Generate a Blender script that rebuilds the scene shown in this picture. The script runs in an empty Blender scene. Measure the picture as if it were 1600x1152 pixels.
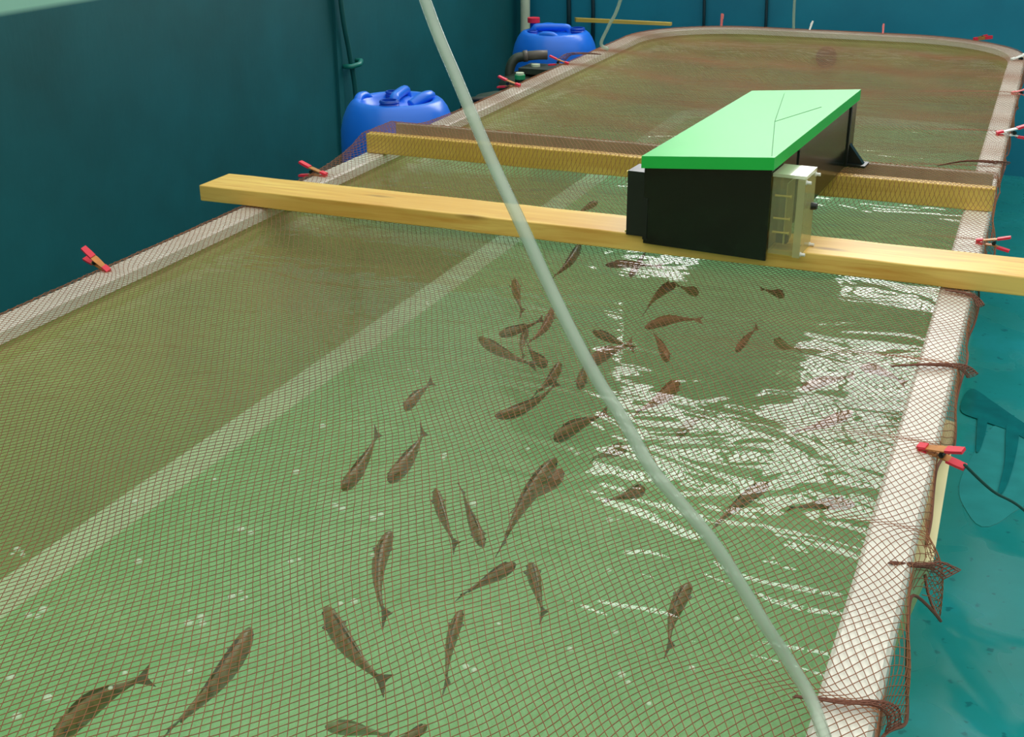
import bpy, bmesh, math, random
import numpy as np
from mathutils import Vector, Matrix, Euler
random.seed(7)
SC = bpy.context.scene
COL = SC.collection
PI = math.pi

# ---------------------------------------------------------------- camera
cam_d = bpy.data.cameras.new('camera'); cam = bpy.data.objects.new('camera', cam_d); COL.objects.link(cam)
cam_d.sensor_fit = 'HORIZONTAL'; cam_d.sensor_width = 36; cam_d.lens = 36*1959/1600
cam_d.clip_start = .05; cam_d.clip_end = 100
X = Vector((.92396001, .38246314, -.00445514)); Yd = Vector((.14506956, -.36119107, -.92113834)); Zf = Vector((-.35391062, .85044868, -.38920986))
cam.matrix_world = Matrix(((X.x, -Yd.x, -Zf.x, 0), (X.y, -Yd.y, -Zf.y, 0), (X.z, -Yd.z, -Zf.z, 1.8), (0, 0, 0, 1)))
SC.camera = cam

# ---------------------------------------------------------------- world, exposure
w = bpy.data.worlds.new('world'); SC.world = w; w.use_nodes = True
nt = w.node_tree; bg = nt.nodes['Background']
tc = nt.nodes.new('ShaderNodeTexCoord'); sx = nt.nodes.new('ShaderNodeSeparateXYZ'); rp = nt.nodes.new('ShaderNodeValToRGB')
nt.links.new(tc.outputs['Generated'], sx.inputs[0]); nt.links.new(sx.outputs['Z'], rp.inputs[0]); nt.links.new(rp.outputs[0], bg.inputs[0])
rp.color_ramp.elements[0].position = .10; rp.color_ramp.elements[0].color = (.15, .19, .16, 1)
rp.color_ramp.elements[1].position = .85; rp.color_ramp.elements[1].color = (1, 1, .93, 1)
bg.inputs[1].default_value = 1.0
SC.view_settings.view_transform = 'Standard'; SC.view_settings.look = 'None'; SC.view_settings.gamma = 1
SC.view_settings.use_curve_mapping = False; SC.view_settings.exposure = 0.75
SC.cycles.max_bounces = 10; SC.cycles.transparent_max_bounces = 24; SC.cycles.use_denoising = True
SC.cycles.caustics_reflective = False; SC.cycles.caustics_refractive = False
WIN_STRENGTH = 5.4

# ---------------------------------------------------------------- helpers
def tag(o, label=None, cat=None, group=None, kind=None):
    if label: o['label'] = label
    if cat: o['category'] = cat
    if group: o['group'] = group
    if kind: o['kind'] = kind
    return o
def link(name, me, mat=None, parent=None, smooth=False):
    o = bpy.data.objects.new(name, me); COL.objects.link(o)
    if mat is not None: me.materials.append(mat)
    if parent is not None: o.parent = parent
    if smooth:
        for p in me.polygons: p.use_smooth = True
    return o
def empty(name, loc=(0, 0, 0), rz=0):
    o = bpy.data.objects.new(name, None); COL.objects.link(o); o.location = loc; o.rotation_euler = (0, 0, rz)
    o.empty_display_size = .05
    return o
def bmobj(name, bm, mat, parent=None, smooth=False, bevel=0, auto=False):
    me = bpy.data.meshes.new(name)
    if bevel:
        bmesh.ops.bevel(bm, geom=[e for e in bm.edges if e.is_manifold and e.calc_face_angle(0) > .5], offset=bevel, segments=2, affect='EDGES', profile=.5)
    bmesh.ops.recalc_face_normals(bm, faces=bm.faces[:])
    bm.to_mesh(me); bm.free()
    return link(name, me, mat, parent, smooth)
def bbox(bm, x0, x1, y0, y1, z0, z1, M=None):
    vs = [bm.verts.new((x, y, z)) for z in (z0, z1) for y in (y0, y1) for x in (x0, x1)]
    for f in ((0, 2, 3, 1), (4, 5, 7, 6), (0, 1, 5, 4), (2, 6, 7, 3), (0, 4, 6, 2), (1, 3, 7, 5)):
        bm.faces.new([vs[i] for i in f])
    if M is not None: bmesh.ops.transform(bm, matrix=M, verts=vs)
    return vs
def hexa(bm, pts):   # eight corners: bottom four (ccw), top four
    vs = [bm.verts.new(p) for p in pts]
    for f in ((3, 2, 1, 0), (4, 5, 6, 7), (0, 1, 5, 4), (1, 2, 6, 5), (2, 3, 7, 6), (3, 0, 4, 7)):
        bm.faces.new([vs[i] for i in f])
    return vs
def cyl(bm, c, r, h, n=24, r2=None, M=None, axis='z'):
    r2 = r if r2 is None else r2
    c = Vector(c); a = []; b = []
    for i in range(n):
        t = 2*PI*i/n
        p, q = Vector((r*math.cos(t), r*math.sin(t), 0)), Vector((r2*math.cos(t), r2*math.sin(t), h))
        if axis == 'x': p, q = Vector((p.z, p.x, p.y)), Vector((q.z, q.x, q.y))
        if axis == 'y': p, q = Vector((p.x, p.z, p.y)), Vector((q.x, q.z, q.y))
        a.append(bm.verts.new(c+p)); b.append(bm.verts.new(c+q))
    for i in range(n): bm.faces.new((a[i], a[(i+1) % n], b[(i+1) % n], b[i]))
    bm.faces.new(a[::-1]); bm.faces.new(b)
    if M is not None: bmesh.ops.transform(bm, matrix=M, verts=a+b)
    return a+b
def lathe(bm, prof, n=40, c=(0, 0, 0)):
    rings = []
    for r, z in prof:
        rings.append([bm.verts.new((c[0]+r*math.cos(2*PI*i/n), c[1]+r*math.sin(2*PI*i/n), c[2]+z)) for i in range(n)])
    for a, b in zip(rings, rings[1:]):
        for i in range(n): bm.faces.new((a[i], a[(i+1) % n], b[(i+1) % n], b[i]))
    return rings
def smoothpath(pts, sub=8):
    P = [Vector(p) for p in pts]; out = []
    for i in range(len(P)-1):
        p0 = P[max(i-1, 0)]; p1 = P[i]; p2 = P[i+1]; p3 = P[min(i+2, len(P)-1)]
        for k in range(sub):
            t = k/sub
            out.append(.5*((2*p1)+(p2-p0)*t+(2*p0-5*p1+4*p2-p3)*t*t+(3*p1-p0-3*p2+p3)*t**3))
    out.append(P[-1]); return out
def tube(bm, path, r, n=12, cap=True):
    P = [Vector(p) for p in path]; rings = []; ref = Vector((.13, .31, 1)).normalized(); side = None
    for i, p in enumerate(P):
        t = (P[min(i+1, len(P)-1)]-P[max(i-1, 0)]).normalized()
        if side is None:
            side = t.cross(ref)
            if side.length < .05: side = t.cross(Vector((1, 0, 0)))
        side = (side-t*side.dot(t)).normalized(); up = side.cross(t)
        rr = r[i] if isinstance(r, (list, tuple)) else r
        rings.append([bm.verts.new(p+side*rr*math.cos(2*PI*k/n)+up*rr*math.sin(2*PI*k/n)) for k in range(n)])
    for a, b in zip(rings, rings[1:]):
        for k in range(n): bm.faces.new((a[k], a[(k+1) % n], b[(k+1) % n], b[k]))
    if cap: bm.faces.new(rings[0][::-1]); bm.faces.new(rings[-1])
    return rings

# ---------------------------------------------------------------- materials
class NT:
    def __init__(s, name):
        s.m = bpy.data.materials.new(name); s.m.use_nodes = True; s.t = s.m.node_tree; s.n = s.t.nodes
        s.b = s.n['Principled BSDF']; s.out = s.n['Material Output']
    def node(s, k, **kw):
        nd = s.n.new(k)
        for a, v in kw.items(): setattr(nd, a, v)
        return nd
    def link(s, a, b): s.t.links.new(a, b)
    def coords(s, scale=(1, 1, 1), kind='Object', rot=(0, 0, 0)):
        tc = s.node('ShaderNodeTexCoord'); mp = s.node('ShaderNodeMapping'); mp.inputs['Scale'].default_value = scale; mp.inputs['Rotation'].default_value = rot
        s.link(tc.outputs[kind], mp.inputs[0]); return mp.outputs[0]
    def noise(s, vec, scale=5, detail=4, rough=.5, dist=0):
        nd = s.node('ShaderNodeTexNoise'); nd.inputs['Scale'].default_value = scale; nd.inputs['Detail'].default_value = detail
        nd.inputs['Roughness'].default_value = rough; nd.inputs['Distortion'].default_value = dist
        s.link(vec, nd.inputs['Vector']); return nd.outputs['Fac']
    def ramp(s, fac, stops):
        r = s.node('ShaderNodeValToRGB'); e = r.color_ramp.elements
        while len(e) < len(stops): e.new(.5)
        for i, (p, c) in enumerate(stops): e[i].position = p; e[i].color = (*c, 1) if len(c) == 3 else c
        s.link(fac, r.inputs[0]); return r.outputs[0]
    def mix(s, fac, a, b, mode='MIX'):
        m = s.node('ShaderNodeMix', data_type='RGBA', blend_type=mode)
        for i, v in ((0, fac), (6, a), (7, b)):
            if hasattr(v, 'links'): s.link(v, m.inputs[i])
            else: m.inputs[i].default_value = v if i == 0 else (*v, 1)
        return m.outputs[2]
    def bump(s, h, strength=.3, dist=.01):
        b = s.node('ShaderNodeBump'); b.inputs['Strength'].default_value = strength; b.inputs['Distance'].default_value = dist
        s.link(h, b.inputs['Height']); return b.outputs[0]
def mat(name, col, rough=.5, metal=0, spec=.5, var=.08, nscale=12, bump=0, coat=0, trans=0):
    s = NT(name); b = s.b
    b.inputs['Roughness'].default_value = rough; b.inputs['Metallic'].default_value = metal
    b.inputs['Specular IOR Level'].default_value = spec; b.inputs['Coat Weight'].default_value = coat
    b.inputs['Transmission Weight'].default_value = trans
    v = s.coords(); f = s.noise(v, nscale, 4)
    dk = tuple(c*(1-var) for c in col); lt = tuple(min(1, c*(1+var)) for c in col)
    s.link(s.ramp(f, [(.3, dk), (.7, lt)]), b.inputs['Base Color'])
    if bump: s.link(s.bump(f, bump, .004), b.inputs['Normal'])
    return s.m
def srgb(r, g, b):
    f = lambda c: (c/255/12.92) if c/255 <= .04045 else ((c/255+.055)/1.055)**2.4
    return (f(r), f(g), f(b))

M = {}
M['white_gel'] = mat('white gelcoat', srgb(226, 226, 214), .35, var=.05, nscale=6)
M['cream_gel'] = mat('cream fibreglass', srgb(216, 210, 160), .5, var=.06, nscale=5)
M['cove'] = mat('pale cove strip', srgb(236, 240, 206), .5, var=.08, nscale=8)
def m_lining():
    s = NT('green tank lining'); v = s.coords()
    f = s.noise(v, 2.2, 5, .6); g = s.noise(v, 30, 3)
    c = s.ramp(f, [(.3, srgb(152, 210, 142)), (.7, srgb(180, 230, 164))])
    c = s.mix(.12, c, s.ramp(g, [(.45, srgb(80, 110, 60)), (.6, srgb(170, 200, 160))]))
    s.link(c, s.b.inputs['Base Color']); s.b.inputs['Roughness'].default_value = .6
    return s.m
M['lining'] = m_lining()
M['wall_lining'] = mat('olive wall lining', srgb(162, 172, 106), .7, var=.15, nscale=2.5)  # olive tone of the inner walls, darker than the bottom lining
def m_wall(name, a, b, hi=None, zsplit=1.3):
    s = NT(name); v = s.coords(); f = s.noise(v, 1.3, 6, .6); g = s.noise(s.coords((40, 40, 14)), 1, 3)
    c = s.ramp(f, [(.3, a), (.7, b)])
    if hi:
        tc = s.node('ShaderNodeTexCoord'); sp = s.node('ShaderNodeSeparateXYZ'); s.link(tc.outputs['Object'], sp.inputs[0])
        mr = s.node('ShaderNodeMapRange'); mr.inputs[1].default_value = zsplit-.01; mr.inputs[2].default_value = zsplit+.01
        s.link(sp.outputs['Z'], mr.inputs[0]); c = s.mix(mr.outputs[0], c, hi)
    s.link(c, s.b.inputs['Base Color']); s.b.inputs['Roughness'].default_value = .55
    s.link(s.bump(g, .25, .003), s.b.inputs['Normal'])
    return s.m
M['wall_left'] = m_wall('teal painted wall', srgb(5, 76, 80), srgb(12, 98, 106), srgb(150, 205, 185), 1.29)
M['wall_back'] = m_wall('blue painted wall', srgb(8, 112, 142), srgb(18, 134, 164))
def m_floor():
    s = NT('wet teal floor paint'); v = s.coords()
    f = s.noise(v, 1.6, 6, .6); spots = s.noise(v, 26, 2, .5); big = s.noise(s.coords(rot=(0, 0, .4)), 3.2, 3, .5, .6)
    c = s.ramp(f, [(.3, srgb(22, 126, 122)), (.55, srgb(28, 140, 142)), (.75, srgb(38, 156, 168))])
    c = s.mix(s.ramp(spots, [(.66, (0, 0, 0)), (.71, (.6, .6, .6))]), c, srgb(10, 84, 92))
    s.link(c, s.b.inputs['Base Color'])
    s.link(s.ramp(big, [(.45, (.32, .32, .32)), (.56, (.06, .06, .06))]), s.b.inputs['Roughness'])
    s.link(s.bump(s.noise(v, 9, 4), .15, .004), s.b.inputs['Normal'])
    s.b.inputs['Coat Weight'].default_value = .3; s.b.inputs['Coat Roughness'].default_value = .08
    return s.m
M['floor'] = m_floor()
M['dark_reflection'] = mat('painted dark reflection', srgb(12, 108, 112), .08, var=.2)  # darker teal that paints the roof structure's reflection in the puddle
M['puddle'] = mat('grey puddle film', srgb(48, 146, 146), .06, var=.1, coat=1)
def m_wood(name, light, dark, axis=0):
    s = NT(name)
    sc = [38, 38, 38]; sc[axis] = 2.2
    v = s.coords(tuple(sc)); g = s.noise(v, 1, 6, .65, .8)
    big = s.noise(s.coords((1.6, 12, 12)), 1, 4, .5, .5)
    c = s.ramp(g, [(.25, dark), (.5, light), (.8, tuple(min(1, x*1.12) for x in light))])
    c = s.mix(s.ramp(big, [(.42, (.55, .55, .55)), (.6, (0, 0, 0))]), c, dark)
    kn = s.node('ShaderNodeTexVoronoi'); kn.inputs['Scale'].default_value = 1; s.link(s.coords((2.1, 9, 9)), kn.inputs['Vector'])
    c = s.mix(s.ramp(kn.outputs['Distance'], [(.04, (.8, .8, .8)), (.13, (0, 0, 0))]), c, tuple(x*.45 for x in dark))
    s.link(c, s.b.inputs['Base Color']); s.b.inputs['Roughness'].default_value = .45
    s.link(s.bump(g, .2, .002), s.b.inputs['Normal'])
    return s.m
M['wood'] = m_wood('sawn pine', srgb(232, 196, 104), srgb(204, 144, 56))
M['wood_far'] = m_wood('yellow sawn pine', srgb(226, 194, 96), srgb(206, 166, 66))
M['batten'] = mat('grey batten', srgb(150, 146, 122), .6, var=.15)
M['net'] = mat('brown net twine', srgb(144, 92, 60), .75, var=.15, nscale=3)
M['hem'] = mat('dark brown hem cord', srgb(112, 66, 48), .7, var=.2)
M['green'] = mat('green lid plastic', srgb(34, 190, 76), .45, var=.06, nscale=4, coat=.05, spec=.4)
M['green'].node_tree.nodes['Principled BSDF'].inputs['Coat Roughness'].default_value = .28
M['crease'] = mat('scored lid line', srgb(24, 120, 60), .5)
M['black'] = mat('black acrylic', srgb(12, 24, 18), .16, var=.15)
M['black_matte'] = mat('black plastic', srgb(22, 30, 26), .35, var=.2)
M['black_olive'] = mat('dusty black plastic', srgb(46, 54, 44), .45, var=.2, bump=.1)
M['blue'] = mat('blue drum plastic', srgb(26, 112, 232), .3, var=.05, nscale=5)
M['blue_dark'] = mat('blue drum cap thread', srgb(14, 70, 180), .35, var=.05)
M['red'] = mat('red rubber', srgb(226, 40, 66), .4, var=.05)
M['orange'] = mat('worn orange metal', srgb(184, 120, 60), .4, metal=.3, var=.15, nscale=60)
M['white_clip'] = mat('white clip plastic', srgb(225, 225, 220), .4)
M['pink'] = mat('faded pink plastic', srgb(232, 120, 120), .45)
M['steel'] = mat('dull steel', srgb(150, 150, 140), .3, metal=1)
M['brass'] = mat('brass terminal', srgb(214, 190, 110), .3, metal=.8)
M['pipe_white'] = mat('cream plastic pipe', srgb(205, 215, 190), .4)
M['pipe_teal'] = mat('painted conduit', srgb(10, 84, 84), .5)
M['pipe_dark'] = mat('dark cable', srgb(14, 50, 62), .5)
M['string'] = mat('dark green string', srgb(20, 70, 62), .8)
M['grey'] = mat('grey plastic fitting', srgb(56, 50, 50), .5)
def m_glassy(name, tint, fac, rough=.08, solid=(.7, .75, .7)):
    s = NT(name); tr = s.node('ShaderNodeBsdfTransparent'); tr.inputs[0].default_value = (*tint, 1)
    s.b.inputs['Base Color'].default_value = (*solid, 1); s.b.inputs['Roughness'].default_value = rough; s.b.inputs['Coat Weight'].default_value = .5
    mx = s.node('ShaderNodeMixShader'); mx.inputs[0].default_value = fac
    f = s.noise(s.coords(), 20, 3); s.link(s.ramp(f, [(.3, tuple(c*.93 for c in solid)), (.7, solid)]), s.b.inputs['Base Color'])
    s.link(tr.outputs[0], mx.inputs[1]); s.link(s.b.outputs[0], mx.inputs[2]); s.link(mx.outputs[0], s.out.inputs[0])
    return s.m
M['hose'] = m_glassy('clear vinyl hose', (.92, .95, .92), .44, .10, srgb(190, 205, 190))
M['clear'] = m_glassy('clear plastic housing', (.95, .96, .88), .14, .06, srgb(205, 208, 170))
M['bubble'] = m_glassy('bubble film', (.97, 1, .97), .42, .05, srgb(230, 250, 225))
def m_water():
    s = NT('pond water')
    tc = s.node('ShaderNodeTexCoord')
    v = s.coords((1.0, 1.9, 1), rot=(0, 0, .25))
    f1 = s.noise(v, 4.2, 1, .4, 1.6); f2 = s.noise(s.coords((1, 1.6, 1), rot=(0, 0, -.4)), 11, 2, .4, .5)
    ad = s.node('ShaderNodeMath', operation='MULTIPLY_ADD'); s.link(f2, ad.inputs[0]); ad.inputs[1].default_value = .10; s.link(f1, ad.inputs[2])
    nrm = s.bump(ad.outputs[0], 1.0, .0062)
    tr = s.node('ShaderNodeBsdfTransparent'); tr.inputs[0].default_value = (.97, 1, .97, 1)
    gl = s.node('ShaderNodeBsdfGlossy'); gl.inputs['Roughness'].default_value = .015; s.link(nrm, gl.inputs['Normal'])
    fr = s.node('ShaderNodeFresnel'); fr.inputs['IOR'].default_value = 1.36; s.link(nrm, fr.inputs['Normal'])
    geo = s.node('ShaderNodeNewGeometry'); sp = s.node('ShaderNodeSeparateXYZ'); s.link(geo.outputs['Normal'], sp.inputs[0])
    up = s.node('ShaderNodeMath', operation='GREATER_THAN'); s.link(sp.outputs['Z'], up.inputs[0]); up.inputs[1].default_value = .9   # only the open surface mirrors, seen from above
    fb = s.node('ShaderNodeMath', operation='SUBTRACT'); fb.inputs[0].default_value = 1; s.link(geo.outputs['Backfacing'], fb.inputs[1])
    m1 = s.node('ShaderNodeMath', operation='MULTIPLY'); s.link(up.outputs[0], m1.inputs[0]); s.link(fb.outputs[0], m1.inputs[1])
    m2 = s.node('ShaderNodeMath', operation='MULTIPLY'); s.link(fr.outputs[0], m2.inputs[0]); s.link(m1.outputs[0], m2.inputs[1])
    mx = s.node('ShaderNodeMixShader'); s.link(m2.outputs[0], mx.inputs[0]); s.link(tr.outputs[0], mx.inputs[1]); s.link(gl.outputs[0], mx.inputs[2])
    s.link(mx.outputs[0], s.out.inputs[0])
    vp = s.node('ShaderNodeVolumeScatter'); vp.inputs['Color'].default_value = (.60, .86, .44, 1); vp.inputs['Density'].default_value = .65
    va = s.node('ShaderNodeVolumeAbsorption'); va.inputs['Color'].default_value = (.25, .90, .22, 1); va.inputs['Density'].default_value = .40
    av = s.node('ShaderNodeAddShader'); s.link(vp.outputs[0], av.inputs[0]); s.link(va.outputs[0], av.inputs[1]); s.link(av.outputs[0], s.out.inputs['Volume'])
    return s.m
M['water'] = m_water()
def m_fish(name, back, side, stripe):
    s = NT(name); v = s.coords()
    wv = s.node('ShaderNodeTexWave'); wv.inputs['Scale'].default_value = 13; wv.inputs['Distortion'].default_value = 3; wv.inputs['Detail'].default_value = 2
    s.link(v, wv.inputs['Vector'])
    c = s.mix(s.ramp(wv.outputs['Fac'], [(.35, (0, 0, 0)), (.75, (.55, .55, .55))]), back, stripe)
    c = s.mix(s.ramp(s.noise(v, 40, 4), [(.4, (0, 0, 0)), (.7, (.5, .5, .5))]), c, side)
    s.link(c, s.b.inputs['Base Color']); s.b.inputs['Roughness'].default_value = .4
    return s.m
M['fish'] = [m_fish('olive fish skin', srgb(100, 92, 38), srgb(134, 110, 54), srgb(66, 62, 22)),
             m_fish('reddish fish skin', srgb(132, 88, 52), srgb(160, 110, 70), srgb(100, 66, 38)),
             m_fish('pale green fish skin', srgb(104, 116, 58), srgb(120, 130, 70), srgb(84, 96, 44))]
M['fin'] = [mat('olive fin', srgb(80, 78, 38), .5), mat('reddish fin', srgb(128, 92, 54), .5), mat('pale green fin', srgb(96, 112, 58), .5)]
M['eye'] = mat('fish eye', (.01, .01, .01), .1)
def m_pane():
    s = NT('daylit translucent window'); e = s.node('ShaderNodeEmission'); e.inputs[1].default_value = WIN_STRENGTH
    f = s.noise(s.coords((1, 1, 1)), .9, 2); s.link(s.ramp(f, [(.3, (.88, .86, .84)), (.7, (1, .98, .97))]), e.inputs[0])
    s.link(e.outputs[0], s.out.inputs[0]); return s.m
M['pane'] = m_pane()

# ================================================================ SETTING
WX, WY, WT = -3.1, 7.64, 4.1
bm = bmesh.new(); bbox(bm, -3.3, 4.5, -3, 7.84, -.1, 0)
tag(bmobj('floor', bm, M['floor']), kind='structure')
bm = bmesh.new(); bbox(bm, WX-.2, WX, -3, WY+.2, 0, 3.0)
tag(bmobj('wall_left', bm, M['wall_left']), kind='structure')
wx0, wx1, wz0, wz1 = -2.45, -.15, 2.05, 3.95
bm = bmesh.new()
bbox(bm, WX, 4.5, WY, WY+.2, 0, wz0); bbox(bm, WX, wx0, WY, WY+.2, wz0, wz1)
bbox(bm, wx1, 4.5, WY, WY+.2, wz0, wz1); bbox(bm, WX, 4.5, WY, WY+.2, wz1, WT)
tag(bmobj('wall_back', bm, M['wall_back']), kind='structure')
win = empty('window_1', (0, WY+.05, 0)); tag(win, kind='structure')
bm = bmesh.new(); bbox(bm, wx0+.04, wx1-.04, 0, .01, wz0+.04, wz1-.04); bmobj('pane', bm, M['pane'], win)
bm = bmesh.new()
for a in ((wx0, wx0+.05), (wx1-.05, wx1), (-1.60, -1.56), (-.94, -.90)): bbox(bm, a[0], a[1], -.03, .0, wz0, wz1)
for a in ((wz0, wz0+.05), (wz1-.05, wz1), (2.98, 3.02)): bbox(bm, wx0, wx1, -.032, .0, a[0], a[1])
bmobj('window_frame', bm, M['pipe_white'], win)

# ================================================================ TANK
OX0, OX1, OY0, OY1, RIM = -2.12, -.07, .45, 7.35, .80
CR = .62
def ring(inset, z, n=14):
    x0, x1, y0, y1 = OX0+inset, OX1-(inset if z < .3 else min(inset, .076+inset*.05)), OY0+inset, OY1-inset; r = max(CR-inset, .05); P = []
    for cx, cy, a0 in ((x1-r, y1-r, 0), (x0+r, y1-r, PI/2), (x0+r, y0+r, PI), (x1-r, y0+r, 1.5*PI)):
        for k in range(n+1): a = a0+PI/2*k/n; P.append((cx+r*math.cos(a), cy+r*math.sin(a), z))
    return P
def sweep(name, prof, mtl, parent, cap=False, smooth=False):
    bm = bmesh.new(); R = [[bm.verts.new(p) for p in ring(i, z)] for i, z in prof]; n = len(R[0])
    for a, b in zip(R, R[1:]):
        for k in range(n): bm.faces.new((a[k], a[(k+1) % n], b[(k+1) % n], b[k]))
    if cap: bm.faces.new(R[-1])
    return bmobj(name, bm, mtl, parent, smooth)
tank = empty('fish_tank', ((OX0+OX1)/2, 4, 0))
tag(tank, 'long white fibreglass fish tank with rounded far corners full of green water', 'fish tank')
TP = Vector(tank.location)
def at_tank(o): o.location = -TP; return o
at_tank(sweep('rim', [(.012, .74), (.0, .745), (.0, .792), (.006, .80), (.068, .80), (.074, .795), (.078, .77), (.060, .765), (.035, .74), (.012, .74)], M['white_gel'], tank))
at_tank(sweep('outer_shell', [(.13, .0), (.05, .752)], M['cream_gel'], tank))
at_tank(sweep('inner_lining', [(.075, .772), (.075, .755), (.29, .393)], M['wall_lining'], tank))
at_tank(sweep('cove_strip', [(.290, .393), (.300, .385), (.352, .360)], M['cove'], tank))
at_tank(sweep('tank_bottom', [(.352, .360), (.37, .36)], M['lining'], tank, cap=True))
# round outlet fitting on the sloping far inner wall
bm = bmesh.new(); cyl(bm, (0, 0, -.02), .056, .04, 32); cyl(bm, (0, 0, .02), .047, .006, 32)
o = bmobj('drain_fitting', bm, M['grey'], tank, bevel=.003)
o.location = Vector((-1.10, 7.205, .675))-TP; o.rotation_euler = (math.radians(60), 0, 0)
# pale support block against the tank's right side
bm = bmesh.new(); hexa(bm, [(-.20, 2.25, 0), (-.16, 2.25, 0), (-.16, 2.6, 0), (-.20, 2.6, 0), (-.10, 1.80, .735), (-.042, 1.84, .735), (-.050, 2.40, .735), (-.10, 2.42, .735)])
at_tank(bmobj('side_stiffener', bm, M['cream_gel'], tank, bevel=.008))

# water body (closed mesh, follows the inner walls)
bm = bmesh.new(); R = [[bm.verts.new(p) for p in ring(i, z)] for i, z in ((.082, .748), (.292, .397), (.354, .366))]; n = len(R[0])
for a, b in zip(R, R[1:]):
    for k in range(n): bm.faces.new((a[k], a[(k+1) % n], b[(k+1) % n], b[k]))
bm.faces.new(R[0][::-1]); bm.faces.new(R[-1])
tag(bmobj('water', bm, M['water']), 'clear green rippling water filling the fish tank', 'water', kind='stuff')

# ================================================================ BEAMS
def beam(name, x0, x1, y0, y1, z0, z1, mtl, label, slant=0):
    bm = bmesh.new()
    n = 30; V = []
    for i in range(n+1):
        t = i/n; x = x0+(x1-x0)*t; j = lambda: random.uniform(-.0008, .0008)
        V.append([bm.verts.new((x+(slant if k in (1, 2) else 0)*(1 if i == 0 else 0), y+j(), z+j())) for k, (y, z) in enumerate(((y0, z0), (y1, z0), (y1, z1), (y0, z1)))])
    for a, b in zip(V, V[1:]):
        for k in range(4): bm.faces.new((a[k], a[(k+1) % 4], b[(k+1) % 4], b[k]))
    bm.faces.new(V[0][::-1]); bm.faces.new(V[-1])
    cx, cy = (x0+x1)/2, (y0+y1)/2
    bmesh.ops.translate(bm, verts=bm.verts, vec=(-cx, -cy, -z0))
    o = bmobj(name, bm, mtl, bevel=.003); o.location = (cx, cy, z0)
    return tag(o, label, 'wooden beam')
beam('wooden_beam', -2.265, .42, 3.02, 3.175, .8055, .853, M['wood'], 'bare pine beam lying on top of the net under the front of the feeder')
beam('wooden_beam', -2.11, -.066, 3.77, 3.808, .801, .869, M['wood_far'], 'yellow pine plank standing on edge below the net, behind the bare beam')
beam('wooden_batten', -2.09, -.080, 3.952, 3.970, .801, .869, M['batten'], 'thin grey batten below the net behind the yellow plank, under the feeder foot')

# ================================================================ NET
NU0, NU1, NV0, NV1 = OX0, OX1, OY0, OY1
def over_len(x, y, side):          # overhang of the net past the rim, by boundary point
    L = .045+.012*np.sin(y*7+1)
    B = .012+.006*np.sin(y*9)
    r = side > .5
    def bump(c, wd): return np.exp(-((y-c)/wd)**2)
    L = np.where(r, .048+.014*np.sin(y*13+2)+.085*bump(1.53, .11)+.10*bump(1.80, .06)+.03*bump(2.3, .12)+.06*bump(3.62, .07)+.05*bump(1.2, .1), L)
    B = np.where(r, .005+.005*np.sin(y*17)+.020*bump(1.50, .08)+.048*bump(1.79, .05)+.012*bump(2.35, .15)+.012*bump(2.6, .12)+.026*bump(3.64, .06)+.01*bump(3.0, .2), B)
    return L, B
PINCH = [(1.335, .10, .78, .16), (1.80, .07, .6, .14), (2.12, .09, .55, .22), (2.52, .09, .7, .30), (2.98, .08, .5, .15), (3.44, .07, .5, .12), (4.30, .12, .6, .25), (4.88, .1, .5, .2), (5.7, .12, .5, .2)]
def sdf(u, v):
    cx, cy = (NU0+NU1)/2, (NV0+NV1)/2; hx, hy = (NU1-NU0)/2, (NV1-NV0)/2
    qx, qy = np.abs(u-cx)-hx+CR, np.abs(v-cy)-hy+CR
    ox, oy = np.maximum(qx, 0), np.maximum(qy, 0); ln = np.hypot(ox, oy)
    d = ln+np.minimum(np.maximum(qx, qy), 0)-CR
    sx, sy = np.sign(u-cx), np.sign(v-cy)
    nx = np.where(ln > 1e-6, ox/np.maximum(ln, 1e-6), np.where(qx > qy, 1, 0)); ny = np.where(ln > 1e-6, oy/np.maximum(ln, 1e-6), np.where(qx > qy, 0, 1))
    return d, nx*sx, ny*sy
def sstep(a, b, x):
    t = np.clip((x-a)/(b-a), 0, 1); return t*t*(3-2*t)
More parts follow.
